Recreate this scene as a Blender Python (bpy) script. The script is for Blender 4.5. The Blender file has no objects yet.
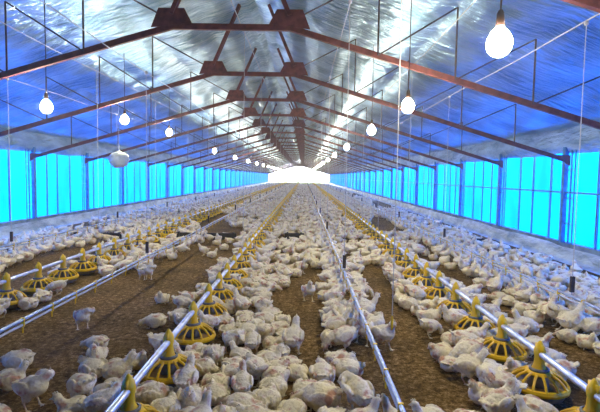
import bpy, bmesh, math, random
import numpy as np
from mathutils import Vector, Matrix, noise
R = math.radians
S = bpy.context.scene
C = S.collection
rng = random.Random(11)

# ---------------------------------------------------------------- camera
cam_d = bpy.data.cameras.new('camera'); cam = bpy.data.objects.new('camera', cam_d); C.objects.link(cam)
cam_d.lens = 27.6; cam_d.sensor_width = 36; cam_d.clip_end = 400
cam.matrix_world = Matrix.Translation((0, 0, 1.6)) @ Matrix.Rotation(R(0.43), 4, 'Z') @ Matrix.Rotation(R(90 - 3.73), 4, 'X') @ Matrix.Rotation(R(0.9), 4, 'Z')
S.camera = cam
# ---------------------------------------------------------------- world, exposure
w = bpy.data.worlds.new('overcast_sky'); S.world = w; w.use_nodes = True
bg = w.node_tree.nodes['Background']; bg.inputs[0].default_value = (0.86, 0.93, 1.0, 1); bg.inputs[1].default_value = 19.0
BULB_POWER = 430.0; HAZE = 0.0034
S.view_settings.view_transform = 'Standard'; S.view_settings.look = 'None'
S.view_settings.exposure = 0.0; S.view_settings.gamma = 1.0; S.view_settings.use_curve_mapping = False
S.cycles.max_bounces = 6; S.cycles.diffuse_bounces = 3; S.cycles.glossy_bounces = 3; S.cycles.transmission_bounces = 4
S.cycles.volume_bounces = 0; S.cycles.sample_clamp_indirect = 6.0
S.cycles.caustics_reflective = False; S.cycles.caustics_refractive = False

# ---------------------------------------------------------------- dimensions (metres)
CX = -1.0; WL = -7.2; WR = 5.2; YEND = 96.0; Y0 = -1.0
SILL = 0.37; BTOP = 2.15; EAVE = 2.63; RIDGE = 4.97; SLOPE = 0.38
FRAMES = [3.4, 6.2] + [9.0 + 3 * k for k in range(29)]
FEED_X = [-3.45, -1.01, 1.75]; WATER_X = [-5.0, -2.36, 0.55, 2.9]
PIPE_Z = 0.33
def roof_z(o): return RIDGE - SLOPE * abs(o)
def chord_z(o): return 3.55 if abs(o) < .78 else 3.55 - .295 * (abs(o) - .78)

# ---------------------------------------------------------------- materials
def mat(name): 
    m = bpy.data.materials.new(name); m.use_nodes = True
    return m, m.node_tree, m.node_tree.nodes['Principled BSDF']
def N(nt, t, **k):
    n = nt.nodes.new(t)
    for a, b in k.items():
        if a in n.inputs: n.inputs[a].default_value = b
        else: setattr(n, a, b)
    return n
def noisy(name, c1, c2, scale=8, rough=.6, metal=0, bump=0, bscale=None, spec=.4, detail=5, stretch=None, pos=(.35, .65), bdist=.01):
    m, nt, p = mat(name)
    tc = N(nt, 'ShaderNodeTexCoord'); mp = N(nt, 'ShaderNodeMapping')
    nt.links.new(tc.outputs['Object'], mp.inputs['Vector'])
    if stretch: mp.inputs['Scale'].default_value = stretch
    n = N(nt, 'ShaderNodeTexNoise', Scale=scale, Detail=detail); nt.links.new(mp.outputs[0], n.inputs['Vector'])
    r = N(nt, 'ShaderNodeValToRGB'); r.color_ramp.elements[0].position = pos[0]; r.color_ramp.elements[1].position = pos[1]
    r.color_ramp.elements[0].color = (*c1, 1); r.color_ramp.elements[1].color = (*c2, 1)
    nt.links.new(n.outputs['Fac'], r.inputs[0]); nt.links.new(r.outputs[0], p.inputs['Base Color'])
    p.inputs['Roughness'].default_value = rough; p.inputs['Metallic'].default_value = metal
    p.inputs['Specular IOR Level'].default_value = spec
    if bump:
        n2 = N(nt, 'ShaderNodeTexNoise', Scale=bscale or scale, Detail=6); nt.links.new(mp.outputs[0], n2.inputs['Vector'])
        b = N(nt, 'ShaderNodeBump', Strength=bump, Distance=bdist); nt.links.new(n2.outputs['Fac'], b.inputs['Height'])
        nt.links.new(b.outputs[0], p.inputs['Normal'])
    return m
M = {}
M['steel_red'] = noisy('red_primer_steel', (.075, .022, .020), (.18, .052, .040), 9, .55, 0, .15, 60)
M['rod'] = noisy('dark_rod_steel', (.03, .022, .025), (.07, .045, .045), 12, .5)
M['pipe'] = noisy('galvanised_pipe', (.50, .52, .55), (.72, .74, .77), 14, .32, .7, .05, 60)
M['white_pipe'] = noisy('white_plastic_pipe', (.45, .47, .48), (.62, .64, .64), 9, .4)
M['rail'] = noisy('aluminium_rail', (.28, .34, .42), (.5, .56, .64), 14, .35, .6)
M['yellow'] = noisy('yellow_plastic', (.80, .47, .008), (.92, .60, .015), 6, .42, 0, .05, 60)
M['pan'] = noisy('dusty_grey_pan', (.09, .09, .085), (.24, .23, .20), 14, .6)
M['feed'] = noisy('feed_meal', (.28, .17, .07), (.45, .30, .14), 120, .9, 0, .4, 200)
M['cord'] = noisy('white_cord', (.45, .45, .45), (.62, .61, .58), 30, .8)
M['darkwood'] = noisy('dark_wood', (.035, .025, .02), (.09, .065, .05), 20, .8)
M['black'] = noisy('black_plastic', (.012, .012, .014), (.04, .04, .042), 10, .5)
M['post'] = noisy('blue_grey_post', (.04, .16, .30), (.08, .27, .44), 8, .6)
M['concrete'] = noisy('limewashed_concrete', (.12, .19, .25), (.28, .39, .47), 3, .85, 0, .3, 18)
M['film'] = noisy('dusty_white_film', (.24, .34, .42), (.58, .70, .78), 3.0, .40, 0, 1.0, 9, stretch=(1, .6, 2.0), bdist=.05)
M['band'] = noisy('grey_blue_eave_sheet', (.15, .27, .38), (.42, .60, .74), 2.2, .28, .45, 1.0, 7, stretch=(1, .6, 2.2), bdist=.09)
M['socket'] = noisy('brown_bakelite', (.03, .015, .01), (.06, .03, .02), 10, .4)
M['grass'] = noisy('rough_grass', (.10, .14, .05), (.20, .24, .10), 1.5, .95)
M['bag'] = noisy('milky_plastic', (.34, .42, .44), (.55, .62, .62), 9, .4)
M['ochre'] = noisy('ochre_dust', (.45, .30, .15), (.6, .42, .2), 20, .8)
# litter
m, nt, p = mat('litter_floor'); M['litter'] = m
tc = N(nt, 'ShaderNodeTexCoord')
n1 = N(nt, 'ShaderNodeTexNoise', Scale=17.0, Detail=9.0, Roughness=.9); nt.links.new(tc.outputs['Object'], n1.inputs['Vector'])
n2 = N(nt, 'ShaderNodeTexNoise', Scale=1.1, Detail=4.0); nt.links.new(tc.outputs['Object'], n2.inputs['Vector'])
r1 = N(nt, 'ShaderNodeValToRGB'); e = r1.color_ramp.elements
e[0].position = .40; e[0].color = (.035, .020, .006, 1); e[1].position = .53; e[1].color = (.25, .155, .055, 1)
e2 = r1.color_ramp.elements.new(.62); e2.color = (.62, .46, .26, 1)
nt.links.new(n1.outputs['Fac'], r1.inputs[0])
r2 = N(nt, 'ShaderNodeValToRGB'); r2.color_ramp.elements[0].color = (.62, .60, .58, 1); r2.color_ramp.elements[1].color = (1.15, 1.1, 1.05, 1)
r2.color_ramp.elements[0].position = .35; r2.color_ramp.elements[1].position = .65
nt.links.new(n2.outputs['Fac'], r2.inputs[0])
mx = N(nt, 'ShaderNodeMix', data_type='RGBA', blend_type='MULTIPLY'); mx.inputs[0].default_value = 1
nt.links.new(r1.outputs[0], mx.inputs[6]); nt.links.new(r2.outputs[0], mx.inputs[7]); nt.links.new(mx.outputs[2], p.inputs['Base Color'])
b = N(nt, 'ShaderNodeBump', Strength=.9, Distance=.02); nt.links.new(n1.outputs['Fac'], b.inputs['Height']); nt.links.new(b.outputs[0], p.inputs['Normal'])
p.inputs['Roughness'].default_value = .95; p.inputs['Specular IOR Level'].default_value = .15
# feathers
m, nt, p = mat('white_feathers'); M['feather'] = m
tc = N(nt, 'ShaderNodeTexCoord'); oi = N(nt, 'ShaderNodeObjectInfo')
ad = N(nt, 'ShaderNodeVectorMath', operation='ADD'); cb = N(nt, 'ShaderNodeCombineXYZ')
ml = N(nt, 'ShaderNodeMath', operation='MULTIPLY'); ml.inputs[1].default_value = 37.0
nt.links.new(oi.outputs['Random'], ml.inputs[0]); nt.links.new(ml.outputs[0], cb.inputs[0]); nt.links.new(ml.outputs[0], cb.inputs[1])
nt.links.new(tc.outputs['Object'], ad.inputs[0]); nt.links.new(cb.outputs[0], ad.inputs[1])
nA = N(nt, 'ShaderNodeTexNoise', Scale=11.0, Detail=3.0); nB = N(nt, 'ShaderNodeTexNoise', Scale=70.0, Detail=4.0)
for n_ in (nA, nB): nt.links.new(ad.outputs[0], n_.inputs['Vector'])
r1 = N(nt, 'ShaderNodeValToRGB'); e = r1.color_ramp.elements
e[0].position = .50; e[0].color = (.92, .84, .62, 1); e[1].position = .67; e[1].color = (.60, .34, .24, 1)
e2 = e.new(.57); e2.color = (.84, .74, .57, 1)
nt.links.new(nA.outputs['Fac'], r1.inputs[0])
r2 = N(nt, 'ShaderNodeValToRGB'); r2.color_ramp.elements[0].color = (.82, .78, .70, 1); r2.color_ramp.elements[1].color = (1, 1, 1, 1)
r2.color_ramp.elements[0].position = .30; r2.color_ramp.elements[1].position = .5
nt.links.new(nB.outputs['Fac'], r2.inputs[0])
mx = N(nt, 'ShaderNodeMix', data_type='RGBA', blend_type='MULTIPLY'); mx.inputs[0].default_value = 1
nt.links.new(r1.outputs[0], mx.inputs[6]); nt.links.new(r2.outputs[0], mx.inputs[7]); nt.links.new(mx.outputs[2], p.inputs['Base Color'])
b = N(nt, 'ShaderNodeBump', Strength=.45, Distance=.006); nt.links.new(nB.outputs['Fac'], b.inputs['Height']); nt.links.new(b.outputs[0], p.inputs['Normal'])
p.inputs['Roughness'].default_value = .9; p.inputs['Specular IOR Level'].default_value = .1
M['comb'] = noisy('red_comb', (.45, .05, .04), (.62, .12, .09), 30, .6)
M['shank'] = noisy('yellow_shank', (.62, .36, .16), (.78, .50, .26), 30, .6)
M['eye'] = noisy('dark_eye', (.01, .01, .01), (.02, .015, .01), 30, .2)
BIRD_MATS = [M['feather'], M['comb'], M['shank'], M['eye']]
# silver foil
m, nt, p = mat('silver_foil'); M['foil'] = m
tc = N(nt, 'ShaderNodeTexCoord')
def foil_noise(scale, stretch, detail, rot=0):
    mp = N(nt, 'ShaderNodeMapping'); mp.inputs['Scale'].default_value = stretch; mp.inputs['Rotation'].default_value = (0, 0, rot)
    nt.links.new(tc.outputs['Object'], mp.inputs['Vector'])
    n = N(nt, 'ShaderNodeTexNoise', Scale=scale, Detail=detail); nt.links.new(mp.outputs[0], n.inputs['Vector']); return n
nA = foil_noise(3.2, (.55, 3.0, 1), 5.0, R(8)); nB = foil_noise(1.2, (1.0, .8, 1), 3.0); nC = foil_noise(9.0, (.5, 2.2, 1), 3.0, R(-12))
b1 = N(nt, 'ShaderNodeBump', Strength=.85, Distance=.14); nt.links.new(nA.outputs['Fac'], b1.inputs['Height'])
b2 = N(nt, 'ShaderNodeBump', Strength=.4, Distance=.25); nt.links.new(nB.outputs['Fac'], b2.inputs['Height']); nt.links.new(b1.outputs[0], b2.inputs['Normal'])
b3 = N(nt, 'ShaderNodeBump', Strength=.7, Distance=.04); nt.links.new(nC.outputs['Fac'], b3.inputs['Height']); nt.links.new(b2.outputs[0], b3.inputs['Normal'])
nt.links.new(b3.outputs[0], p.inputs['Normal'])
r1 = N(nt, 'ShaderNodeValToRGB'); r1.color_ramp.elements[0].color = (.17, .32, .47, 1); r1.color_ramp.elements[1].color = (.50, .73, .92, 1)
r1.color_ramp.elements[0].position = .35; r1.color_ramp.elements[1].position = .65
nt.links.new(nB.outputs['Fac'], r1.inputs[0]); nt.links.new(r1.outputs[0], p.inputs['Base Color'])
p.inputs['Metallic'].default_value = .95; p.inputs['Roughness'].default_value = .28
# translucent sheets
def translucent(name, col, bumpy=.3):
    m = bpy.data.materials.new(name); m.use_nodes = True; nt = m.node_tree; nt.nodes.clear()
    out = N(nt, 'ShaderNodeOutputMaterial'); tr = N(nt, 'ShaderNodeBsdfTranslucent'); df = N(nt, 'ShaderNodeBsdfDiffuse'); mxs = N(nt, 'ShaderNodeMixShader')
    tc = N(nt, 'ShaderNodeTexCoord'); mp = N(nt, 'ShaderNodeMapping'); mp.inputs['Scale'].default_value = (1, .8, .25); nt.links.new(tc.outputs['Object'], mp.inputs['Vector'])
    n = N(nt, 'ShaderNodeTexNoise', Scale=2.0, Detail=3.0); nt.links.new(mp.outputs[0], n.inputs['Vector'])
    r = N(nt, 'ShaderNodeValToRGB'); r.color_ramp.elements[0].color = (col[0] * .8, col[1] * .62, col[2] * .85, 1); r.color_ramp.elements[1].color = (*col, 1)
    r.color_ramp.elements[0].position = .35; r.color_ramp.elements[1].position = .6
    nt.links.new(n.outputs['Fac'], r.inputs[0]); nt.links.new(r.outputs[0], tr.inputs[0]); nt.links.new(r.outputs[0], df.inputs[0])
    mxs.inputs[0].default_value = .12; nt.links.new(tr.outputs[0], mxs.inputs[1]); nt.links.new(df.outputs[0], mxs.inputs[2]); nt.links.new(mxs.outputs[0], out.inputs[0])
    return m
M['blue_film'] = translucent('blue_translucent_sheet', (.0, .155, .86))
M['white_film'] = translucent('white_translucent_sheet', (.9, .93, .95))
m = bpy.data.materials.new('dusty_air'); m.use_nodes = True; nt = m.node_tree; nt.nodes.clear(); M['air'] = m
out = N(nt, 'ShaderNodeOutputMaterial'); vs_ = N(nt, 'ShaderNodeVolumeScatter', Density=HAZE, Anisotropy=.55); vs_.inputs['Color'].default_value = (.95, .97, 1, 1)
nt.links.new(vs_.outputs[0], out.inputs['Volume'])
# bulbs
m, nt, p = mat('lit_frosted_glass'); M['bulb'] = m
p.inputs['Base Color'].default_value = (1, 1, 1, 1); p.inputs['Emission Color'].default_value = (1.0, .93, .72, 1); p.inputs['Emission Strength'].default_value = BULB_POWER

# ---------------------------------------------------------------- helpers
class MB:
    def __init__(s): s.v = []; s.f = []; s.m = []
    def add(s, vs, fs, mi=0):
        o = len(s.v); s.v += [tuple(v) for v in vs]; s.f += [tuple(i + o for i in f) for f in fs]; s.m += [mi] * len(fs); return s
    def box(s, a, b, mi=0):
        (x0, y0, z0), (x1, y1, z1) = a, b
        return s.add([(x0,y0,z0),(x1,y0,z0),(x1,y1,z0),(x0,y1,z0),(x0,y0,z1),(x1,y0,z1),(x1,y1,z1),(x0,y1,z1)],
              [(0,3,2,1),(4,5,6,7),(0,1,5,4),(1,2,6,5),(2,3,7,6),(3,0,4,7)], mi)
    def tube(s, pts, rad, n=8, mi=0, cap=True):
        pts = [Vector(p) for p in pts]; rads = rad if isinstance(rad, (list, tuple)) else [rad] * len(pts)
        vs = []; fs = []
        for i, p in enumerate(pts):
            d = (pts[min(i+1, len(pts)-1)] - pts[max(i-1, 0)]).normalized()
            u = d.cross(Vector((0, 0, 1)) if abs(d.z) < .9 else Vector((1, 0, 0))).normalized(); v = d.cross(u)
            for k in range(n):
                a = 2 * math.pi * k / n; vs.append(p + (u * math.cos(a) + v * math.sin(a)) * rads[i])
        for i in range(len(pts) - 1):
            for k in range(n): fs.append((i*n+k, i*n+(k+1) % n, (i+1)*n+(k+1) % n, (i+1)*n+k))
        if cap: fs.append(tuple(range(n))[::-1]); fs.append(tuple((len(pts)-1)*n + k for k in range(n)))
        return s.add(vs, fs, mi)
    def bar(s, a, b, w, h, mi=0):    # rectangular bar: w along y-ish, h perpendicular
        a = Vector(a); b = Vector(b); d = (b - a).normalized(); u = Vector((0, 1, 0)) if abs(d.y) < .9 else Vector((1, 0, 0)); v = d.cross(u).normalized(); u = v.cross(d)
        vs = [q + u * (w/2 * i) + v * (h/2 * j) for q in (a, b) for i, j in ((-1,-1),(1,-1),(1,1),(-1,1))]
        return s.add(vs, [(0,1,2,3)[::-1],(4,5,6,7),(0,1,5,4),(1,2,6,5),(2,3,7,6),(3,0,4,7)], mi)
    def lathe(s, prof, n=24, c=(0,0,0), mi=0):
        vs = []; fs = []
        for r, z in prof:
            for k in range(n): a = 2*math.pi*k/n; vs.append((c[0]+r*math.cos(a), c[1]+r*math.sin(a), c[2]+z))
        for i in range(len(prof)-1):
            for k in range(n): fs.append((i*n+k, i*n+(k+1)%n, (i+1)*n+(k+1)%n, (i+1)*n+k))
        return s.add(vs, fs, mi)
    def build(s, name, mats, parent=None, smooth=False):
        me = bpy.data.meshes.new(name); me.from_pydata(s.v, [], s.f)
        for mm in (mats if isinstance(mats, (list, tuple)) else [mats]): me.materials.append(mm)
        me.polygons.foreach_set('material_index', s.m)
        if smooth: me.polygons.foreach_set('use_smooth', [True] * len(s.f))
        me.update(); o = bpy.data.objects.new(name, me); C.objects.link(o)
        if parent: o.parent = parent
        return o
def tag(o, label=None, cat=None, group=None, kind=None):
    if label: o['label'] = label
    if cat: o['category'] = cat
    if group: o['group'] = group
    if kind: o['kind'] = kind
    return o
def empty(name, loc=(0, 0, 0), rz=0):
    o = bpy.data.objects.new(name, None); C.objects.link(o); o.location = loc; o.rotation_euler = (0, 0, rz); return o
KIDS = {}
def kids(o): return [c for c in bpy.data.objects if c.parent == o]
def template(o):
    """remember a thing's tree so that copying needs no search"""
    KIDS[o.name] = [(c, [(g, []) for g in kids(c)]) for c in kids(o)]
def copy_thing(o, loc, rz=None, label=None, group=None):
    r = o.copy(); C.objects.link(r); r.location = loc
    if rz is not None: r.rotation_euler = (0, 0, rz)
    if label: r['label'] = label
    if group: r['group'] = group
    for c, gs in KIDS[o.name]:
        cc = c.copy(); C.objects.link(cc); cc.parent = r
        for g, _ in gs: gg = g.copy(); C.objects.link(gg); gg.parent = cc
    return r
def nz(x, y, z=0.): return noise.noise(Vector((x, y, z)))

# ================================================================ SETTING
fl = MB(); nx, ny = 64, 200
ys = [Y0 + (YEND - Y0) * (j / ny) ** 1.8 for j in range(ny + 1)]
xs = [WL + (WR - WL) * i / nx for i in range(nx + 1)]
vs = [(x, y, .018 * nz(x * 1.7, y * 1.7) + .008 * nz(x * 6, y * 6)) for y in ys for x in xs]
fs = [(j*(nx+1)+i, j*(nx+1)+i+1, (j+1)*(nx+1)+i+1, (j+1)*(nx+1)+i) for j in range(ny) for i in range(nx)]
tag(fl.add(vs, fs).build('floor', M['litter'], smooth=True), 'brown litter floor of the poultry house', kind='structure')
g = MB(); g.add([(-60, -30, -.12), (60, -30, -.12), (60, 160, -.12), (-60, 160, -.12)], [(0, 1, 2, 3)])
tag(g.build('ground', M['grass']), kind='structure')
for side, X, s in (('left', WL, -1), ('right', WR, 1)):
    a = MB().box((min(X, X + s*.15), Y0, -.12), (max(X, X + s*.15), YEND, SILL))
    tag(a.build('wall_' + side, M['concrete']), 'low grey concrete side wall under the blue sheet', kind='structure')
    # eave sheet band: sagging film between the roof edge and the blue opening
    q = MB(); n = 380; prof = [(0, EAVE + .03), (-.05, EAVE - .15), (-.10, EAVE - .32), (-.05, BTOP + .06), (0.0, BTOP - .03)]
    vs = []; fs = []
    for j in range(n + 1):
        y = Y0 + (YEND - Y0) * j / n
        for k, (dx, z) in enumerate(prof):
            amp = .05 if 0 < k < 4 else .0
            zz = z + (.03 * nz(y * .9, 3 + k) if k == 4 else 0) + (amp * .5 * nz(y * 1.3, k * 2., s))
            vs.append((X + s * dx + s * amp * nz(y * 1.1, k * 1.7, s * 5) * 1.2, y, zz))
    m_ = len(prof)
    for j in range(n):
        for k in range(m_ - 1): fs.append((j*m_+k, j*m_+k+1, (j+1)*m_+k+1, (j+1)*m_+k))
    q.add(vs, fs); tag(q.build('trim_%d' % (1 if s < 0 else 2), M['band'], smooth=True), 'crinkled grey blue sheet band under the eave', kind='structure')
# gable end far away
ge = MB(); y = YEND
def gab(x): return roof_z(x - CX)
for x0, x1 in ((WL, -6.4), (4.4, WR)):
    ge.add([(x0, y, -.12), (x1, y, -.12), (x1, y, 2.9 if x0 > -7 and x1 < 5 else 2.6), (x0, y, 2.9 if x0 > -7 and x1 < 5 else 2.6)], [(0, 1, 2, 3)])
tag(ge.build('wall_end', M['white_film']), 'far gable wall of white sheeting', kind='structure')
ge = MB(); ge.add([(WL, y, 2.6), (WR, y, 2.6), (CX, y, RIDGE + .05)], [(0, 1, 2)])
tag(ge.build('wall_gable', M['white_film']), 'far gable above the open doors', kind='structure')
for i, (x0, x1) in enumerate(((-6.4, -1.2), (-1.2, 4.4))):
    dd = MB()
    for xx in (x0, x1 - .12): dd.box((xx, y - .1, -.1), (xx + .12, y, 2.6))
    dd.box((x0, y - .1, 2.5), (x1, y, 2.62))
    tag(dd.build('door_%d' % (i + 1), M['post']), 'open doorway in the far end wall full of daylight', kind='structure')
# near end wall (behind the camera) keeps the light in
bw = MB(); bw.add([(WL, Y0, -.12), (WR, Y0, -.12), (WR, Y0, EAVE), (CX, Y0, RIDGE), (WL, Y0, EAVE)], [(0, 1, 2, 3, 4)])
tag(bw.build('wall_near', M['darkwood']), 'near end wall behind the viewpoint', kind='structure')
hz = MB(); x0, x1, y0, y1, z0 = WL - .05, WR + .05, Y0 + .05, YEND - .2, .03
hz.add([(x, y, z) for y in (y0, y1) for x, z in ((x0, z0), (x1, z0), (x1, EAVE), (CX, RIDGE + .1), (x0, EAVE))], [(0,1,2,3,4), (9,8,7,6,5), (0,5,6,1), (1,6,7,2), (2,7,8,3), (3,8,9,4), (4,9,5,0)])
tag(hz.build('dusty_haze', M['air']), 'thin dusty haze filling the poultry house air', 'haze', kind='stuff')
# foil ceiling: draped over the purlins
PUR = [0.0, .28, .98, 1.95, 2.98, 4.02, 5.06, 6.2]
cols = []
for s in (-1, 1):
    half = []
    for a_, b_ in zip(PUR[:-1], PUR[1:]):
        k = max(2, int((b_ - a_) / .10))
        for i in range(k): t = i / k; half.append((s * (a_ + (b_ - a_) * t), 4 * t * (1 - t)))
    half.append((s * 6.2, 0))
    cols += half[::-1] if s < 0 else half[1:]
ysr = []; yy = Y0
while yy < YEND: ysr.append(yy); yy += .11 if yy < 26 else .4
ysr.append(YEND)
vs = []; nc = len(cols)
for y in ysr:
    for o, t in cols:
        pur_seg = int(abs(o) * 1.3)
        bay = abs(math.sin(math.pi * (y - .2) / 3.0))
        sag = t * (.055 + .05 * nz(y * .45, o * .4, 7) + .02 * nz(y * 4.2 + o * 1.2, o * .8, 2)) * (.6 + .4 * bay)
        wr = .020 * t * nz(y * 6.5 + o * 2.2, o * 1.1, 9)
        vs.append((CX + o, y, roof_z(o) + .02 - sag + wr))
fs = [(j*nc+i, (j+1)*nc+i, (j+1)*nc+i+1, j*nc+i+1) for j in range(len(ysr)-1) for i in range(nc-1)]
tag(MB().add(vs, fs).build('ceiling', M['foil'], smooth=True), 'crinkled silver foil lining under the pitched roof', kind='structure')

# blue curtains, one long sheet per side
for side, X, s in (('left', WL, -1), ('right', WR, 1)):
    n = 500; rows = 5; vs = []; fs = []
    for j in range(n + 1):
        y = Y0 + (YEND - Y0) * j / n
        for k in range(rows):
            z = SILL - .02 + (BTOP + .08 - SILL) * k / (rows - 1)
            vs.append((X + s * (.10 + .012 * math.sin(y * 8.3) * (k > 0) + .02 * nz(y * 1.5, z * 2, s)), y, z))
    for j in range(n):
        for k in range(rows - 1): fs.append((j*rows+k, j*rows+k+1, (j+1)*rows+k+1, (j+1)*rows+k))
    tag(MB().add(vs, fs).build('plastic_curtain', M['blue_film'], smooth=True), 'bright translucent blue plastic curtain closing the long %s wall' % side, 'curtain')
    # pale film skirt lying against the concrete
    vs = []; fs = []; n = 460; prof = [(.02, .27), (.05, .22), (.07, .12), (.13, .03), (.22, .012)]
    for j in range(n + 1):
        y = Y0 + .3 + (YEND - Y0 - .6) * j / n
        for k, (dx, z) in enumerate(prof):
            bul = max(0, nz(y * .33, s * 3.)) * .35 + .02
            vs.append((X - s * (dx + (.10 * bul + .018 * nz(y * 2.4, k, s)) * (k > 0)), y, z * (1 + bul) + .02 * nz(y * 1.9, k + 4) * (k < 3) + (.01)))
    r_ = len(prof)
    for j in range(n):
        for k in range(r_ - 1): fs.append((j*r_+k, j*r_+k+1, (j+1)*r_+k+1, (j+1)*r_+k))
    tag(MB().add(vs, fs).build('plastic_skirt', M['film'], smooth=True), 'crumpled pale plastic film along the foot of the %s wall' % side, 'plastic sheet')

# ================================================================ WALL POSTS
for side, X, s in (('left', WL, -1), ('right', WR, 1)):
    t = empty('wall_post', (X, FRAMES[0], 0))
    tag(t, 'dark main post with braced twin tube against the blue %s curtain' % side, 'post', 'main posts of the %s wall' % side)
    MB().box((-.04 - s*.05, .10, SILL), (.04 - s*.05, .19, BTOP + .10)).build('upright', M['post'], t)
    MB().tube([(-s*.03, -.04, SILL), (-s*.03, -.04, BTOP + .1)], .018, 6).build('tube', M['post'], t)
    MB().tube([(-s*.03, -.16, SILL), (-s*.03, -.16, BTOP + .1)], .014, 6).build('tube', M['post'], t)
    for z in (.75, 1.25, 1.8): MB().bar((-s*.03, -.16, z), (-s*.03, .12, z), .02, .025).build('tie', M['post'], t)
    template(t)
    for y in FRAMES[1:]: copy_thing(t, (X, y, 0))
    t = MB().box((-.014, -.024, SILL), (.014, .024, BTOP + .08)).build('curtain_stud', M['post'])
    tag(t, 'thin stud behind the blue curtain on the %s wall, between main posts' % side, 'stud', 'thin studs of the %s wall' % side)
    first = True; prev = FRAMES[0]
    for y in FRAMES[1:]:
        for fr in (.27, .5, .74):
            yy = prev + .1 + (y - prev - .1) * (fr + rng.uniform(-.03, .03))
            o = t if first else t.copy()
            if not first: C.objects.link(o)
            o.location = (X + s*.045, yy, 0); first = False
        prev = y
rl = MB().bar((WR - .03, Y0 + .3, 1.36), (WR - .03, YEND - .3, 1.36), .03, .035)
tag(rl.build('wall_rail', M['post']), 'thin horizontal rail running across the blue right curtain', 'rail')

# ================================================================ ROOF TRUSSES
VO = [1.95, 2.98, 4.02, 5.06]
def make_truss(simple=False):
    t = empty('roof_truss') if not simple else None
    def part(name, mb, mt):
        if not simple: return mb.build(name, mt, t)
        merged.append((mb, mt))
    merged = []
    def cbar(a, b):
        m_ = MB(); ax, az = a; bx, bz = b
        m_.bar((ax, 0, az), (bx, 0, bz), .012, .075)
        n_ = Vector((bx-ax, 0, bz-az)).normalized(); up = Vector((-n_.z, 0, n_.x)) * .0325
        for q in (1, -1):
            m_.bar((ax + up.x*q, .02, az + up.z*q), (bx + up.x*q, .02, bz + up.z*q), .052, .012)
        return m_
    part('tie_beam', cbar((-.80, 3.55), (.80, 3.55)), M['steel_red'])
    for s in (-1, 1):
        part('bottom_chord', cbar(*(((s*.78, 3.55), (s*6.12, chord_z(6.12))) if s > 0 else ((s*6.12, chord_z(6.12)), (s*.78, 3.55)))), M['steel_red'])
        gx = s * .78
        gp = MB(); P = [(gx - .27, 3.59), (gx + .27, 3.59 if s < 0 else 3.53), (gx + .17, 3.78), (gx - .17, 3.78)]
        if s < 0: P[0] = (gx - .27, 3.53); P[1] = (gx + .27, 3.59)
        gp.add([(x, -.012, z) for x, z in P] + [(x, .004, z) for x, z in P], [(0,1,2,3), (7,6,5,4), (0,4,5,1), (1,5,6,2), (2,6,7,3), (3,7,4,0)])
        part('gusset_plate', gp, M['steel_red'])
        for dy in (-.035, .035):
            part('ridge_strut', MB().bar((gx, dy, 3.70), (s*.28, dy, roof_z(.28) - .02), .022, .055), M['steel_red'])
        prev = (gx, 3.62)
        for o in VO:
            zt = roof_z(o) - .0
            part('vertical_rod', MB().tube([(s*o, 0, chord_z(o)), (s*o, 0, zt)], .012, 6), M['rod'])
            part('diagonal_rod', MB().tube([(prev[0], 0, prev[1]), (s*o, 0, zt)], .011, 6), M['rod'])
            prev = (s*o, chord_z(o))
        # end shoe at the wall
        part('end_plate', MB().add([(s*5.85, q, chord_z(5.85)+.03) for q in (-.02, .02)] + [(s*6.15, q, chord_z(5.85)+.03) for q in (-.02, .02)] + [(s*6.15, q, chord_z(6.15)-.09) for q in (-.02, .02)],
             [(0,2,4), (1,5,3), (0,1,3,2), (2,3,5,4), (4,5,1,0)]), M['steel_red'])
    if simple:
        out = MB()
        for mb, mt in merged: out.add(mb.v, mb.f, 0 if mt is M['steel_red'] else 1)
        return out.build('roof_truss', [M['steel_red'], M['rod']])
    return t
tr = make_truss(); tr.location = (CX, FRAMES[0], 0); template(tr)
ORD = ['nearest', 'second nearest', 'third nearest', 'fourth nearest', 'fifth nearest', 'sixth nearest']
tag(tr, 'nearest red brown roof truss, only its right chord showing top right', 'roof truss', 'roof trusses')
ts = None
for i, y in enumerate(FRAMES[1:], 1):
    lb = (ORD[i] + ' red brown roof truss with gusset plates under the foil ceiling') if i < 6 else 'red brown roof truss receding toward the bright far end, beyond the sixth'
    if i < 15: copy_thing(tr, (CX, y, 0), 0, lb, 'roof trusses')
    elif ts is None: ts = make_truss(True); ts.location = (CX, y, 0); tag(ts, lb, 'roof truss', 'roof trusses')
    else: o = ts.copy(); C.objects.link(o); o.location = (CX, y, 0)

# ================================================================ CABLES AND CORDS
def cable(x, z, label, r=.006, y0=Y0 + .1, sag=.03):
    m_ = MB(); pts = []
    for i in range(0, 65):
        y = y0 + (YEND - .2 - y0) * (i / 64) ** 1.4; pts.append((x + .01 * nz(y, x), y, z - sag * abs(math.sin(math.pi * y / 4.5))))
    return tag(m_.tube(pts, r, 5).build('winch_cable', M['cord']), label, 'cable')
cable(-5.0, 3.18, 'white winch cable high above the leftmost drinker line')
cable(-3.45, 3.30, 'white winch cable high above the left feeder line')
cable(-2.36, 3.12, 'white winch cable above the drinker line beside bare litter on the left')
cable(-1.01, 3.95, 'pale cable under the roof ridge above the central feeder line', .006)
cable(.55, 3.85, 'white winch cable above the drinker line in the middle right')
cable(1.75, 3.45, 'white winch cable above the right feeder line')
cable(2.9, 3.26, 'knotted white winch cable above the rightmost drinker line', .009)
WNAME = {-5.0: 'leftmost', -2.36: 'left inner', .55: 'middle right', 2.9: 'rightmost'}
WZ = {-5.0: 3.15, -2.36: 3.09, .55: 3.82, 2.9: 3.23}
W0 = {-5.0: 7.8, -2.36: 6.9, .55: 6.0, 2.9: 4.9}
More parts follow.
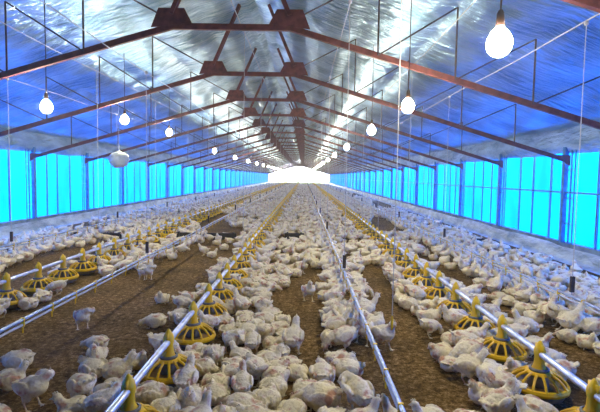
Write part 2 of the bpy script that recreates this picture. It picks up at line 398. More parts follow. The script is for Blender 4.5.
for x in WATER_X:
    h = WZ[x]; t = empty('suspension_cord', (x, W0[x], 0))
    nm = WNAME[x]
    tag(t, 'nearest hanging cord with dark grip on the %s drinker line' % nm, 'cord', 'cords of the drinker lines')
    MB().tube([(0, 0, PIPE_Z + .02), (0, 0, h)], .0045, 5).build('cord', M['cord'], t)
    MB().box((-.02, -.016, PIPE_Z + .07), (.02, .016, PIPE_Z + .24)).build('grip', M['darkwood'], t)
    k_ = MB(); k_.lathe([(0, -.035), (.022, -.02), (.026, 0), (.018, .02), (0, .03)], 8, (0, 0, h)); k_.build('knot', M['cord'], t, True)
    template(t)
    for k in range(1, 16):
        copy_thing(t, (x, W0[x] + 4.5 * k, 0), 0, 'one of the farther hanging cords with dark grip along the %s drinker line' % nm)
FZ = {-3.45: 3.27, -1.01: 3.92, 1.75: 3.42}; FN = {-3.45: 'left', -1.01: 'central', 1.75: 'right'}
for x in FEED_X:
    t = MB().tube([(0, 0, PIPE_Z + .02), (0, 0, FZ[x])], .0035, 5).build('feeder_cord', M['cord']); t.location = (x, 7.7, 0)
    tag(t, 'thin white cord holding up the %s feeder pipe' % FN[x], 'cord', 'cords of the %s feeder line' % FN[x])
    for k in range(1, 20): o = t.copy(); C.objects.link(o); o.location = (x, 7.7 + 3 * k, 0)
t = empty('pull_cord', (.69, 3.45, 0)); tag(t, 'loose pull cord with yellow end dangling over bare litter beside the middle right drinker line', 'cord')
MB().tube([(0, 0, .52), (.004, 0, 1.6), (0, 0, 4.3)], .0035, 5).build('cord', M['cord'], t)
MB().tube([(0, 0, .44), (0, 0, .46), (0, 0, .53), (0, 0, .55)], [.005, .010, .009, .004], 8).build('end_grip', M['yellow'], t)

# ================================================================ LIGHT BULBS
def make_bulb():
    t = empty('light_bulb')
    fx_ = MB().tube([(0, 0, 0), (.004, 0, .45), (0, 0, 1.0)], .006, 6).build('flex', M['socket'], t); fx_.location = (0, 0, .14)
    MB().lathe([(0, .155), (.012, .15), (.022, .13), (.026, .075), (.028, .05), (.024, .045)], 14).build('socket', M['socket'], t, True)
    pr = [(.018, .05), (.028, .037), (.056, .008), (.074, -.03), (.078, -.064), (.069, -.103), (.045, -.13), (.017, -.142), (0, -.143)]
    MB().lathe(pr, 14).build('glass_bulb', M['bulb'], t, True)
    return t
bt = make_bulb()
BR = [(1.23, 3.0, 2.52), (1.29, 5.85, 2.55), (1.28, 8.9, 2.55), (1.28, 14.0, 2.55)] + [(1.28, 19.5 + 5.6 * k, 2.55) for k in range(12)]
BL = [(-3.6, 6.45, 2.56), (-3.6, 9.25, 2.72), (-3.6, 12.3, 2.75), (-3.6, 18.5, 2.6)] + [(-3.6, 24 + 5.6 * k, 2.55) for k in range(11)]
first = True; KIDS[bt.name] = []
template(bt)
for row, side in ((BR, 'right'), (BL, 'left')):
    for i, (x, y, z) in enumerate(row):
        lb = ('%s glowing bulb hanging in the %s row' % (['nearest', 'second', 'third', 'fourth'][i], side)) if i < 4 else 'small glowing bulb far down the %s row, beyond the fourth' % side
        if first: bt.location = (x, y, z); tag(bt, lb, 'light bulb', 'hanging light bulbs'); first = False
        else: bt_c = copy_thing(bt, (x, y, z), 0, lb)
        for c_ in (kids(bt) if bt.location.y == y else kids(bt_c)):
            if c_.name.startswith('flex'): c_.scale = (1, 1, roof_z(x - CX) - z - .14)
# milky round bag under the trusses
t = empty('plastic_bag', (-3.62, 9.0, 1.71)); tag(t, 'round milky plastic bag hanging against the blue left curtain', 'bag')
pr = [(0, 0), (.09, .01), (.16, .06), (.19, .14), (.18, .22), (.13, .28), (.05, .31), (.015, .33), (.012, .45)]
bm_ = MB(); bm_.lathe(pr, 22); bm_.v = [(x + .012 * nz(x*12, y*12, z*12), y + .012*nz(z*12, x*12, y*9), z + .008 * nz(x*9, z*9)) for x, y, z in bm_.v]
bm_.build('bag_body', M['bag'], t, True)
MB().lathe([(0, -.012), (.05, -.006), (.07, .012), (.04, .02)], 14, (-.03, -.04, 0)).build('stained_bottom', M['ochre'], t, True)
MB().tube([(0, 0, .44), (0, 0, 1.26)], .004, 5).build('string', M['cord'], t)

# ================================================================ FEEDER LINES
for x in FEED_X:
    pts = [(x + .006 * nz(i * .4, x), 1.0 + i * 1.5 if i < 60 else YEND - 1.5, PIPE_Z + .006 * nz(i * .7, x * 3)) for i in range(61)]
    tag(MB().tube(pts, .0235, 12).build('feed_pipe', M['pipe'], smooth=True), 'galvanised feed pipe of the %s feeder line threaded through yellow feeders' % FN[x], 'pipe')
def feeder_meshes():
    out = {}
    pan = MB(); pan.lathe([(0, .012), (.15, .012), (.17, .02), (.195, .07), (.20, .085), (.194, .085), (.185, .07), (.16, .03), (0, .028)], 28)
    out['pan'] = (pan, M['pan'])
    fd = MB(); fd.lathe([(.17, .05), (.12, .058), (.07, .075), (.03, .09), (0, .095)], 24); out['feed'] = (fd, M['feed'])
    gr = MB()
    gr.lathe([(.204, .070), (.209, .088), (.202, .106), (.184, .110), (.186, .09), (.204, .070)], 32)
    gr.lathe([(.088, .172), (.096, .180), (.086, .192), (.06, .196), (.06, .18), (.088, .172)], 24)
    for k in range(14):
        a = 2 * math.pi * k / 14; c, s_ = math.cos(a), math.sin(a)
        pp = [(r * c, r * s_, z) for r, z in ((.196, .098), (.172, .134), (.135, .164), (.085, .184))]
        gr.tube(pp, [.0105, .0095, .0095, .011], 6)
    out['grill'] = (gr, M['yellow'])
    inner = MB(); inner.lathe([(.062, .185), (.066, .12), (.075, .085), (.068, .085), (.058, .12), (.055, .185)], 20); out['drop_tube'] = (inner, M['pan'])
    neck = MB(); neck.lathe([(.056, .19), (.052, .205), (.038, .24), (.035, .29), (.041, .315), (.041, .345), (.034, .37), (.020, .392), (.010, .41), (0, .415)], 20)
    neck.box((-.010, -.048, .29), (.010, .048, .385))
    out['neck'] = (neck, M['yellow'])
    ring = MB(); ring.lathe([(.055, .192), (.068, .194), (.070, .212), (.056, .216)], 20); out['collar'] = (ring, M['pan'])
    return out
FM = feeder_meshes()
ft = empty('pan_feeder')
for k, (mb, mt) in FM.items(): mb.build(k, mt, ft, smooth=(k != 'grill'))
template(ft)
FS = {-3.45: [5.27, 5.92, 6.53, 7.12, 7.70], -1.01: [2.62, 3.42, 4.2, 4.9, 5.52, 6.1], 1.75: [2.68, 3.31, 3.95, 4.56, 5.18, 5.82, 6.42, 7.04]}
NTH = ['nearest'] + [q + ' nearest' for q in 'second third fourth fifth sixth seventh eighth ninth tenth'.split()]
lod = MB()
lod.lathe([(0, .012), (.16, .012), (.2, .085)], 8, mi=1); lod.lathe([(.206, .08), (.2, .106), (.185, .106)], 8)
for k in range(6):
    a = math.pi * k / 3; lod.tube([(.195*math.cos(a), .195*math.sin(a), .10), (.14*math.cos(a), .14*math.sin(a), .165), (.05*math.cos(a), .05*math.sin(a), .19)], .012, 4)
lod.lathe([(.09, .175), (.085, .195), (.05, .20), (.044, .3), (.05, .34), (.03, .4), (0, .436)], 8)
far = MB(); first = True; nfeed = 0
for x in FEED_X:
    lst = list(FS[x])
    while lst[-1] < YEND - 3: lst.append(lst[-1] + .63)
    for i, y in enumerate(lst):
        z = .012
        if i < 10: lb = '%s yellow pan feeder of the %s feeder line' % (NTH[i], FN[x])
        else: lb = 'yellow pan feeder farther along the %s feeder line, beyond the tenth' % FN[x]
        gp = 'pan feeders on the %s line' % FN[x]
        if i < 99:
            if i < 40:
                if first: ft.location = (x, y, z); tag(ft, lb, 'pan feeder', gp); first = False
                else: copy_thing(ft, (x, y, z), rng.uniform(-.1, .1), lb, gp)
            else:
                if 'feeder_lod' not in globals():
                    feeder_lod = lod.build('pan_feeder', [M['yellow'], M['pan']]); o = feeder_lod; tag(o, lb, 'pan feeder', gp)
                else: o = feeder_lod.copy(); C.objects.link(o)
                o.location = (x, y, z); o['label'] = lb; o['group'] = gp
        else:
            far.v += [(vx + x, vy + y, vz + z) for vx, vy, vz in lod.v]; o_ = len(far.v) - len(lod.v)
            far.f += [tuple(q + o_ for q in f) for f in lod.f]; far.m += lod.m
tag(far.build('pan_feeders', [M['yellow'], M['pan']]), 'tiny yellow pan feeders at the far end of the three lines', 'pan feeder', kind='stuff')

# ================================================================ DRINKER LINES
for x in WATER_X:
    t = empty('drinker_line', (x, 0, 0)); tag(t, 'pale nipple drinker pipe with rail and yellow clips, %s of the four' % {-5.0: 'leftmost', -2.36: 'second from left', .55: 'third from left', 2.9: 'rightmost'}[x], 'drinker line')
    py = [1.0 + 1.6 * i for i in range(59)]
    MB().tube([(.005 * nz(y, x), y, PIPE_Z - .022) for y in py], .011, 8).build('water_pipe', M['white_pipe'], t, True)
    MB().tube([(.005 * nz(y, x), y, PIPE_Z + .020) for y in py], .015, 8).build('support_rail', M['rail'], t, True)
    nip = MB(); nip.box((-.015, -.008, .292), (.015, .008, .368)); nip.tube([(0, 0, .235), (0, 0, .242), (0, 0, .27), (0, 0, .287)], [.004, .007, .007, .010], 6)
    o0 = None; rest = MB(); y = 2.0; k = 0
    while y < 92:
        if k < 98:
            if o0 is None: o0 = nip.build('nipple', M['yellow'], t); o = o0
            else: o = o0.copy(); C.objects.link(o); o.parent = t
            o.location = (0, y, 0)
        else: rest.add([(a, b_ + y, c) for a, b_, c in nip.v], nip.f)
        k += 1; y += .45
    tag(rest.build('nipples', M['yellow'], t), kind='stuff')

# dark boards lying across the house at about eleven metres
for x0, x1, y, h, lb in ((-5.65, -4.45, 11.2, .13, 'long black board on the litter between the leftmost drinker line and left wall'),
                   (-3.15, -1.65, 11.3, .16, 'dark board edging the far side of the bare left litter patch'),
                   (-.45, .02, 11.2, .20, 'short black board among chickens right of the central feeder line'),
                   (4.0, 4.45, 10.9, .18, 'black board near the right wall among chickens')):
    b_ = MB().box((x0, y, .0), (x1, y + .035, h)); b_.box((x0 + .05, y - .03, 0), (x0 + .09, y + .065, h + .02)); b_.box((x1 - .09, y - .03, 0), (x1 - .05, y + .065, h + .02))
    tag(b_.build('divider_board', M['black']), lb, 'board')

# ================================================================ CHICKENS
def ell(bm, c, r, rot=None, sub=2):
    mtx = Matrix.Translation(c) @ (rot or Matrix()) @ Matrix.Diagonal((*r, 1)); bmesh.ops.create_icosphere(bm, subdivisions=sub, radius=1, matrix=mtx)
def limb(bm, pts, rads):
    for (a, b_), (ra, rb) in zip(zip(pts[:-1], pts[1:]), zip(rads[:-1], rads[1:])):
        a = Vector(a); b_ = Vector(b_); n = max(2, int((b_ - a).length / (min(ra, rb) * .7)))
        for i in range(n + 1):
            t_ = i / n; p_ = a.lerp(b_, t_); rr = ra + (rb - ra) * t_; bmesh.ops.create_icosphere(bm, subdivisions=1, radius=rr, matrix=Matrix.Translation(p_))
def RY(a): return Matrix.Rotation(R(a), 4, 'Y')
def RZ(a): return Matrix.Rotation(R(a), 4, 'Z')
def RX(a): return Matrix.Rotation(R(a), 4, 'X')
def bird(pose, voxel, name):
    """one continuous body facing +x; beak, comb, shanks and eyes by material"""
    bm = bmesh.new(); stand = pose.startswith('stand'); dz = .0 if stand else -.075
    neck = {'stand_up': [(.075, 0, .185), (.112, 0, .235), (.125, 0, .272)], 'stand_peck': [(.09, 0, .165), (.15, 0, .135), (.185, 0, .075)],
            'stand_preen': [(.07, 0, .19), (.10, .045, .225), (.075, .085, .215)], 'stand_drink': [(.075, 0, .185), (.115, 0, .24), (.14, 0, .29)],
            'sit_up': [(.075, 0, .11), (.105, 0, .155), (.115, 0, .185)], 'sit_tuck': [(.075, 0, .105), (.10, .01, .125), (.105, .02, .135)],
            'sit_low': [(.09, 0, .085), (.14, .01, .075), (.17, .02, .06)], 'sprawl': [(.09, 0, .075), (.135, -.02, .06), (.165, -.03, .05)]}[pose]
    hd = {'stand_up': (1, 0, -.25), 'stand_peck': (.45, 0, -1), 'stand_preen': (-.8, .4, -.5), 'stand_drink': (.8, 0, .6), 'sit_up': (1, .1, -.2), 'sit_tuck': (.9, .4, -.4), 'sit_low': (1, .1, -.4), 'sprawl': (1, -.3, -.3)}[pose]
    hd = Vector(hd).normalized(); pitch = -12 if stand else -4
    if pose == 'stand_peck': pitch = 10
    if pose == 'stand_drink': pitch = -22
    cz = .155 if stand else .080
    B = Matrix.Translation((0, 0, cz)) @ RY(pitch)
    def P(x, y, z): return B @ Vector((x, y, z))
    wide = 1.0 if stand else 1.16
    ell(bm, P(0, 0, 0), (.118, .074 * wide, .070), RY(pitch), 3)
    ell(bm, P(.055, 0, -.006), (.070, .068 * wide, .064), RY(pitch), 3)
    ell(bm, P(-.07, 0, .0), (.065, .060 * wide, .058), RY(pitch), 3)
    # tail of short feathers
    for a in (-22, 0, 22): ell(bm, P(-.135 if stand else -.120, math.sin(R(a)) * .05, .035), (.036, .016, .011), RZ(-a) @ RY(pitch + 24))
    # wings
    for s in (-1, 1):
        if pose == 'sprawl' and s > 0:
            ell(bm, P(-.03, .13, -.035), (.055, .085, .014), RZ(20)); ell(bm, P(-.06, .19, -.05), (.07, .03, .010), RZ(25))
        elif pose == 'stand_preen' and s > 0:
            ell(bm, P(-.01, .09, .03), (.085, .020, .050), RX(-35) @ RY(pitch + 14))
        else:
            ell(bm, P(-.01, s * .068 * wide, .012), (.086, .018, .048), RY(pitch + 12)); ell(bm, P(-.085, s * .048 * wide, .018), (.050, .010, .022), RY(pitch + 16))
    limb(bm, [P(.05, 0, .02)] + [Vector(q) for q in neck], [.056, .048, .038, .030])
    h = Vector(neck[-1]) + hd * .010
    hr = hd.to_track_quat('X', 'Z').to_matrix().to_4x4()
    ell(bm, h, (.033, .027, .029), hr)
    shank = []
    if stand:
        step = .028 if pose in ('stand_up', 'stand_peck') else .0
        for s in (-1, 1):
            k = Vector((-.012 + s * step, s * .044, .085)); f = Vector((.012 + s * step, s * .048, .010)); hk = Vector((-.022 + s * step, s * .047, .058))
            ell(bm, P(.0, s * .042, -.045), (.045, .030, .045)); limb(bm, [P(-.0, s*.042, -.05), k], [.030, .018]); limb(bm, [k, hk, f], [.014, .009, .0075])
            for a in (-32, 0, 32, 180):
                L = .040 if a != 180 else .02; limb(bm, [f, f + Vector((math.cos(R(a)) * L, math.sin(R(a)) * L, -.003))], [.0065, .0045])
    else:
        for s in (-1, 1):
            ell(bm, P(-.01, s * .060, -.035), (.060, .032, .038)); 
            f = Vector((.055, s * .055, .012)); limb(bm, [f, f + Vector((.035, s * .01, -.003))], [.010, .005])
    me0 = bpy.data.meshes.new('tmp'); bm.to_mesh(me0); bm.free(); ob = bpy.data.objects.new('tmp', me0); C.objects.link(ob)
    rm = ob.modifiers.new('r', 'REMESH'); rm.mode = 'VOXEL'; rm.voxel_size = voxel
    sm = ob.modifiers.new('s', 'SMOOTH'); sm.factor = .5; sm.iterations = 2
    if voxel > .010: dc = ob.modifiers.new('d', 'DECIMATE'); dc.ratio = .45 if voxel < .016 else .6
    dg = bpy.context.evaluated_depsgraph_get(); me = bpy.data.meshes.new_from_object(ob.evaluated_get(dg)); bpy.data.objects.remove(ob)
    me.name = name; bm = bmesh.new(); bm.from_mesh(me)
    for v in bm.verts:                                # ruffled plumage
        if v.co.z > .05 or not stand:
            q = v.co * 34; d = noise.noise(q) * .0035 + noise.noise(v.co * 80) * .002
            v.co += v.normal * d
    legz = .060
    for f in bm.faces:
        c = f.calc_center_median()
        if stand and c.z < legz: f.material_index = 2
        elif (not stand) and c.z < .018 and c.x > .05: f.material_index = 2
        f.smooth = True
    # face: beak, comb, wattles, eyes
    def addp(mtx, rr, mi, sub=1):
        r_ = bmesh.ops.create_icosphere(bm, subdivisions=sub, radius=1, matrix=mtx @ Matrix.Diagonal((*rr, 1)))
        for v in r_['verts']:
            for f in v.link_faces: f.material_index = mi; f.smooth = True
    r_ = bmesh.ops.create_cone(bm, cap_ends=True, segments=6, radius1=.010, radius2=.001, depth=.028, matrix=Matrix.Translation(h + hd * .038) @ hr @ RY(90))
    for v in r_['verts']:
        for f in v.link_faces: f.material_index = 2
    upv = (hr @ Vector((0, 0, 1))); sd = (hr @ Vector((0, 1, 0)))
    T = lambda v: Matrix.Translation(v)
    for dx, zz in ((.016, .026), (.004, .030), (-.010, .028)): addp(T(h + hd * dx + upv * (zz + .003)) @ hr, (.008, .0035, .009), 1)
    for s in (-1, 1):
        addp(T(h + hd * .018 - upv * .026 + sd * s * .006) @ hr, (.006, .004, .010), 1)
        addp(T(h + hd * .010 + upv * .002 + sd * s * .022) @ hr, (.010, .005, .009), 1)
        addp(T(h + hd * .012 + upv * .004 + sd * s * .026) @ hr, (.0035, .003, .0035), 3)
    for v in bm.verts: v.co.x *= .90; v.co.y *= 1.10; v.co.z *= 1.03
    bm.to_mesh(me); bm.free(); me.materials.clear()
    for m_ in BIRD_MATS: me.materials.append(m_)
    return me
POSES = ['stand_up', 'stand_peck', 'stand_preen', 'stand_drink', 'sit_up', 'sit_tuck', 'sit_low', 'sprawl']
HI = {p_: bird(p_, .0065, 'chicken_' + p_) for p_ in POSES}
LO = {p_: bird(p_, .015, 'chicken_far_' + p_) for p_ in ('stand_up', 'stand_peck', 'sit_up', 'sit_tuck')}
VLO = {p_: bird(p_, .026, 'chicken_tiny_' + p_) for p_ in ('stand_up', 'sit_up', 'sit_tuck')}

# hand placed birds: x, y, heading (degrees, 0 = +x), pose, scale, label
HERO = [
    (-2.29, 3.61, 185, 'sit_low', 0.95, 'white broiler sitting on bare litter at the left edge, below the drinker pipe'),
    (-1.65, 3.62, -80, 'stand_up', 0.85, 'white broiler facing the viewpoint on bare litter, above a resting pair'),
    (-2.25, 4.62, -60, 'stand_preen', 0.90, 'white broiler standing alone on bare litter beside the second drinker pipe'),
    (-1.84, 4.04, 170, 'sit_low', 0.81, 'pinkish broiler low on the bare litter left, between two standing birds'),
    (-1.63, 3.50, 150, 'sit_tuck', 0.95, 'left bird of the resting pair of broilers left of the central feeders'),
    (-1.43, 3.49, 20, 'sit_up', 0.99, 'right bird of the resting pair of broilers left of the central feeders'),
    (-2.14, 3.28, 30, 'sit_up', 0.90, 'white broiler at the lower left corner, sitting behind a standing one'),
    (-1.81, 3.00, -20, 'stand_preen', 0.99, 'pale broiler standing and preening at the lower left'),
    (-1.51, 3.07, 140, 'stand_peck', 0.95, 'broiler with ruffled pink back standing near the bottom left'),
    (-1.46, 2.87, 200, 'sit_up', 0.90, 'white broiler at the bottom edge left of the nearest feeder'),
    (-1.73, 5.59, -90, 'sit_up', 0.81, 'lone small white broiler in the middle of the left bare litter'),
    (-1.52, 4.69, 180, 'sit_low', 0.90, 'broiler lying left of a similar one on the left litter, by the central feeders'),
    (-1.30, 4.84, 10, 'sit_low', 0.99, 'broiler lying right of a similar one on the left litter, by the central feeders'),
    (-2.33, 6.84, -70, 'stand_preen', 0.95, 'broiler standing at the dark cord grip over the left drinker pipe'),
    (-2.40, 6.83, 120, 'stand_peck', 0.85, 'broiler with head down beside the cord grip left, at the drinker pipe'),
    (-2.49, 9.39, 0, 'sit_low', 0.85, 'lone white broiler at the far end of the left bare litter'),
    (-1.94, 8.95, 200, 'stand_up', 0.81, 'leftmost of a small knot of chickens at the far end of bare litter'),
    (-1.74, 8.74, 30, 'sit_up', 0.81, 'middle bird of the small knot of chickens at the far end of bare litter'),
    (-1.66, 9.62, 80, 'sit_low', 0.90, 'right bird of the small knot of chickens at the far end of bare litter'),
    (0.37, 3.56, 175, 'sit_tuck', 1.03, 'plump white broiler sitting alone on litter left of the middle right drinker pipe'),
    (0.39, 3.01, 110, 'stand_preen', 0.99, 'white broiler preening alone at the bottom left of the middle right drinker pipe'),
    (0.39, 4.09, 190, 'stand_peck', 1.03, 'white broiler pecking leftward beneath the middle right drinker pipe'),
    (0.58, 4.29, 250, 'stand_up', 1.03, 'white broiler standing upright directly under the middle right drinker pipe'),
    (0.76, 4.17, -60, 'stand_up', 1.03, 'white broiler just right of the middle right drinker pipe facing right'),
    (0.45, 4.68, 100, 'stand_preen', 1.03, 'white broiler standing left of the middle right drinker pipe, second row'),
    (0.70, 4.97, 10, 'stand_drink', 0.99, 'white broiler stretching up to the nipples of the middle right drinker pipe'),
    (0.36, 5.44, 250, 'stand_preen', 0.99, 'fluffy broiler left of the middle right drinker pipe, at mid distance'),
    (0.08, 5.81, -80, 'stand_up', 0.95, 'white broiler standing at the right edge of the packed crowd facing forward'),
    (-0.10, 7.21, 60, 'sit_up', 0.90, 'white broiler sitting right of the packed crowd, at the litter edge'),
    (-0.07, 4.05, 80, 'stand_up', 1.03, 'tall white broiler standing at the right edge of the nearest crowd'),
    (0.14, 3.06, 170, 'sit_low', 1.12, 'large white broiler lying at the bottom edge left of centre litter'),
    (1.24, 3.95, 165, 'sit_tuck', 0.95, 'small white broiler sitting on litter between the right feeders and drinker pipe'),
    (1.41, 3.81, 200, 'stand_peck', 1.03, 'white broiler standing left of the second nearest right feeder'),
    (1.48, 3.55, 170, 'sit_up', 1.03, 'white broiler crouching left of the nearest right feeder'),
    (1.42, 3.16, 150, 'stand_preen', 1.03, 'white broiler standing at the bottom by the nearest right feeder'),
    (1.29, 3.17, 200, 'sit_up', 0.90, 'white broiler squatting at the bottom, left of a standing one by the feeder'),
    (2.58, 5.03, -90, 'sit_up', 0.95, 'lone round white broiler on bare litter right of the right feeder pipe'),
    (2.76, 4.88, 170, 'stand_preen', 1.12, 'broiler standing in front of the rightmost drinker pipe, left of the cord grip'),
    (2.75, 4.62, 20, 'stand_up', 1.12, 'tall broiler standing under the dark cord grip at right'),
    (2.90, 4.50, 160, 'stand_peck', 1.03, 'broiler with lowered head at the right edge of the picture'),
    (1.57, 4.68, 190, 'stand_up', 0.99, 'white broiler standing left of the third nearest right feeder'),
]
#HEROES
birds = []     # (x, y, rz, pose, scale, label)
for hx, hy, hd_, ps, sc_, lb in HERO: birds.append((hx, hy, R(hd_), ps, sc_, lb))
# bare litter patches (floor polygons, metres)
BARE = [
    [(-3.2, 4), (-2.4, 4), (-2.5, 7), (-3.1, 7)],
    [(-4.75, 5.5), (-3.75, 5.5), (-3.75, 8.5), (-4.6, 9.5)],
    [(-1.7, 3.4), (-1.22, 3.8), (-1.2, 5.2), (-1.6, 5.2)],
    [(-3.19, 3.94), (-2.93, 4.36), (-2.82, 4.94), (-2.72, 6.08), (-2.54, 7.55), (-2.36, 9.14), (-2.45, 10.34), (-1.53, 10.45), (-1.19, 8.39), (-1.35, 7.65), (-1.35, 6.29), (-1.42, 5.25), (-1.55, 4.61), (-1.51, 4.19), (-1.55, 3.8), (-1.52, 3.37), (-1.57, 3.1), (-1.58, 2.81), (-2.27, 2.78)],
    [(-3.3, 4.91), (-3.88, 5.79), (-3.89, 6.45), (-3.27, 7.33), (-3.3, 8.19), (-3.16, 8.21), (-3.1, 6.77), (-3.18, 5.47)],
    [(-4.88, 8.05), (-4.92, 8.66), (-4.7, 9.94), (-4.48, 10.58), (-4.15, 10.62), (-4.16, 8.11), (-4.38, 7.56)],
    [(-0.45, 5.73), (-0.24, 6.48), (0.01, 7.6), (0.34, 7.79), (0.35, 6.71), (0.21, 5.87), (0.32, 5.12), (0.25, 4.28), (0.32, 3.68), (0.26, 3.33), (0.15, 3.56), (0.03, 3.52), (-0.26, 4.08), (-0.09, 4.27), (-0.15, 4.85), (-0.36, 5.19)],
    [(0.14, 3.28), (0.37, 3.76), (0.56, 4.12), (0.7, 3.99), (0.75, 4.59), (0.82, 5.46), (0.85, 6.44), (0.88, 7.44), (1.15, 8.21), (1.38, 7.71), (1.28, 6.47), (1.23, 5.57), (1.37, 5.04), (1.24, 4.33), (1.25, 4.06), (1.2, 3.57), (1.32, 3.49), (1.17, 3.07), (1.15, 2.85), (0.19, 2.81)],
    [(2.19, 9.13), (2.57, 8.53), (2.63, 6.81), (2.56, 5.93), (2.63, 5.01), (2.57, 4.4), (2.7, 4.0), (2.06, 2.88), (1.28, 2.85), (1.49, 3.26), (1.77, 3.24), (2.08, 3.4), (2.21, 3.85), (2.25, 4.67), (2.21, 5.47), (2.24, 6.66), (2.18, 7.78), (2.05, 8.29)],
    [(2.51, 11.23), (2.88, 10.78), (2.75, 9.41), (2.41, 9.38)],
    [(-1.86, 11.99), (-1.91, 13.85), (-1.73, 13.87), (-1.6, 11.63)],
]
#BARE
def inside(px, py, poly):
    c = False; j = len(poly) - 1
    for i in range(len(poly)):
        (x1, y1), (x2, y2) = poly[i], poly[j]
        if (y1 > py) != (y2 > py) and px < (x2 - x1) * (py - y1) / (y2 - y1) + x1: c = not c
        j = i
    return c
cell = {}
def near_ok(x, y, d):
    gx, gy = int(x // .3), int(y // .3)
    for i in (-1, 0, 1):
        for j in (-1, 0, 1):
            for (a, b_) in cell.get((gx + i, gy + j), ()):
                if (a - x) ** 2 + (b_ - y) ** 2 < d * d: return False
    return True
def put(x, y): cell.setdefault((int(x // .3), int(y // .3)), []).append((x, y))
for b_ in birds: put(b_[0], b_[1])
FEEDERS = [(x, y) for x in FEED_X for y in FS[x]]
def feeder_hit(x, y):
    for fx in FEED_X:
        if abs(x - fx) < .30:
            lst = FS[fx]; ny_ = min(lst, key=lambda q: abs(q - y)) if y < lst[-1] + .3 else lst[-1] + .63 * round((y - lst[-1]) / .63)
            if (x - fx) ** 2 + (y - ny_) ** 2 < .27 ** 2: return ny_
    return None
r2 = random.Random(5)
def choose(x, y, dense):
    dw = min(abs(x - q) for q in WATER_X); k = r2.random()
    if dw < .22: return 'stand_up' if k < .35 else 'stand_drink' if k < .6 else 'sit_up' if k < .8 else 'stand_preen'
    if dense: return ('sit_tuck' if k < .46 else 'sit_up' if k < .56 else 'sit_low' if k < .80 else 'sprawl' if k < .88 else 'stand_peck' if k < .9 else 'stand_preen' if k < .96 else 'stand_up')
    return ('sit_tuck' if k < .22 else 'sit_up' if k < .42 else 'sit_low' if k < .52 else 'stand_peck' if k < .68 else 'stand_preen' if k < .8 else 'stand_up')
band = 2.3
while band < 94:
    h_ = 1.0
    dmin = .168 if band < 8 else .18 if band < 14 else .225 if band < 30 else .26 if band < 50 else .33
    tries = int(12.2 * h_ / (dmin * dmin) * 4.2)
    for _ in range(tries):
        x = r2.uniform(WL + .68, WR - .68); y = r2.uniform(band, band + h_)
        if abs(x) > .68 * y + .6 and y < 14: continue
        if y < 22 and any(inside(x, y, q) for q in BARE): continue
        gapn = nz(x * .55 + 3, y * .30, 1.5)
        if y > 11.5 and gapn > .34: continue
        if feeder_hit(x, y) is not None: continue
        if any(abs(x - cx_) < .1 and abs(y - cy_) < .12 for cx_, cy_ in ()): continue
        if 10.8 < y < 11.45 and ((-5.75 < x < -4.35) or (-3.3 < x < -1.5) or (-.6 < x < .15) or (3.9 < x < 4.55)): continue
        crowd = (-.9 < x < .35 and y < 7)
        if not near_ok(x, y, dmin * (.90 if crowd else 1.06)): continue
        put(x, y)
        rz = r2.uniform(0, 2 * math.pi)
        ps = choose(x, y, crowd or r2.random() < .4)
        for fx in FEED_X:
            if abs(x - fx) < .5 and not crowd and r2.random() < .6:
                rz = (0 if x < fx else math.pi) + r2.uniform(-.6, .6); ps = r2.choice(['stand_peck', 'stand_up', 'sit_up', 'sit_low', 'stand_peck'])
        if abs(min((x - q for q in WATER_X), key=abs)) < .25 and r2.random() < .7:
            q = min(WATER_X, key=lambda q: abs(x - q)); rz = (0 if x < q else math.pi) + r2.uniform(-.7, .7)
        birds.append((x, y, rz, ps, r2.uniform(.80, .98), None))
    band += h_
def in_view(x, y): return y > 2.7 and abs(x) < .655 * y + .12
hero_n = len(HERO)
cand = sorted([b_ for b_ in birds[hero_n:] if in_view(b_[0], b_[1])], key=lambda b_: math.hypot(b_[0], b_[1]))
ind = birds[:hero_n] + cand[:300 - hero_n]
ids = set(id(b_) for b_ in ind)
rest = [b_ for b_ in birds if id(b_) not in ids and (b_[1] > 2.6)]
POSTXT = {'stand_up': 'standing', 'stand_peck': 'pecking', 'stand_preen': 'preening', 'stand_drink': 'stretching',
          'sit_up': 'sitting', 'sit_tuck': 'dozing', 'sit_low': 'lying', 'sprawl': 'sprawled'}
for x, y, rz, ps, sc_, lb in ind:
    o = bpy.data.objects.new('broiler_chicken', HI[ps]); C.objects.link(o)
    o.location = (x, y, .018 * nz(x * 1.7, y * 1.7) + .004); o.rotation_euler = (0, 0, rz); o.scale = (sc_,) * 3
    if lb: tag(o, lb, 'chicken', 'broiler chickens standing apart in the foreground')
    else:
        line, fi, fy = min(((l_, i, q) for l_ in FEED_X for i, q in enumerate((FS[l_] + [FS[l_][-1] + .63 * k for k in range(1, 8)])[:10])), key=lambda q: (q[0] - x) ** 2 * .35 + (q[2] - y) ** 2)
        dwx = min(WATER_X, key=lambda q: abs(q - x)); side = 'left' if x < line else 'right'
        if abs(x - line) < .55 and abs(y - fy) < .5: where = 'at the %s %s of the %s %s feeder' % (('near' if y < fy else 'far'), side, NTH[fi], FN[line])
        elif abs(x - dwx) < .3: where = 'under the %s drinker pipe, level with the %s %s feeder' % (WNAME[dwx], NTH[fi], FN[line])
        elif abs(y - fy) < .5: where = '%s of the %s %s feeder, %s' % (side, NTH[fi], FN[line], 'a step away' if abs(x - line) < 1 else 'beyond the drinker pipe' if any(min(x, line) < q < max(x, line) for q in WATER_X) else 'near the drinker pipe')
        else: where = 'far down the %s side of the %s feeder line' % (side, FN[line])
        tag(o, 'white broiler %s %s' % (POSTXT[ps], where), 'chicken', 'foreground chickens %s of the %s feeder line' % (side, FN[line]))
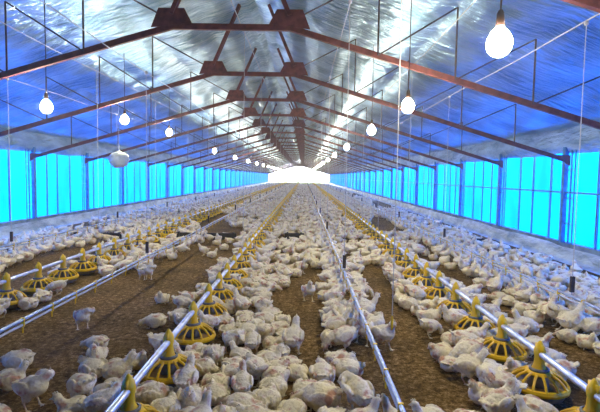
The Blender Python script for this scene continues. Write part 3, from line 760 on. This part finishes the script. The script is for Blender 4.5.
def flock(lst, meshes, name, label):
    cache = {}
    for k, me in meshes.items():
        n = len(me.vertices); co = np.empty(n * 3, 'f'); me.vertices.foreach_get('co', co); me.calc_loop_triangles()
        nt_ = len(me.loop_triangles); tri = np.empty(nt_ * 3, 'i'); me.loop_triangles.foreach_get('vertices', tri)
        mi = np.empty(nt_, 'i'); me.loop_triangles.foreach_get('material_index', mi); cache[k] = (co.reshape(-1, 3), tri, mi)
    alt = {'stand_preen': 'stand_up', 'stand_drink': 'stand_up', 'sit_low': 'sit_tuck', 'sprawl': 'sit_tuck', 'stand_peck': 'stand_peck'}
    V = []; F = []; MI = []; off = 0
    for x, y, rz, ps, sc_, _ in lst:
        ps = ps if ps in cache else alt.get(ps, 'stand_up')
        if ps not in cache: ps = 'stand_up'
        co, tri, mi = cache[ps]; c, s_ = math.cos(rz) * sc_, math.sin(rz) * sc_
        q = np.stack([co[:, 0] * c - co[:, 1] * s_ + x, co[:, 0] * s_ + co[:, 1] * c + y, co[:, 2] * sc_ + .004 + .018 * nz(x * 1.7, y * 1.7)], 1)
        V.append(q); F.append(tri + off); MI.append(mi); off += len(co)
    V = np.concatenate(V); F = np.concatenate(F); MI = np.concatenate(MI); nt_ = len(MI)
    me = bpy.data.meshes.new(name); me.vertices.add(len(V)); me.vertices.foreach_set('co', V.astype('f').ravel())
    me.loops.add(nt_ * 3); me.loops.foreach_set('vertex_index', F.astype('i')); me.polygons.add(nt_)
    me.polygons.foreach_set('loop_start', np.arange(0, nt_ * 3, 3, dtype='i')); me.polygons.foreach_set('material_index', MI)
    me.polygons.foreach_set('use_smooth', np.ones(nt_, dtype=bool))
    me.update(calc_edges=True)
    for m_ in BIRD_MATS: me.materials.append(m_)
    o = bpy.data.objects.new(name, me); C.objects.link(o); tag(o, label, 'chicken flock', kind='stuff')
    print(name, len(lst), 'birds', nt_, 'tris')
# one mass for every bird beyond the nearest three hundred
A = {}
for k in LO: A[k] = LO[k]
mA = [b_ for b_ in rest if b_[1] < 26]; mB = [b_ for b_ in rest if b_[1] >= 26]
meshes = {k: v for k, v in LO.items()}
for k, v in VLO.items(): meshes['t_' + k] = v
vl = {'stand_up': 't_stand_up', 'stand_peck': 't_stand_up', 'stand_preen': 't_stand_up', 'stand_drink': 't_stand_up', 'sit_up': 't_sit_up', 'sit_tuck': 't_sit_tuck', 'sit_low': 't_sit_tuck', 'sprawl': 't_sit_tuck'}
flock(mA + [(a, b_, c, vl[d], e_, f_) for a, b_, c, d, e_, f_ in mB], meshes, 'chicken_flock', 'vast flock of white broilers filling the house beyond the foreground birds')
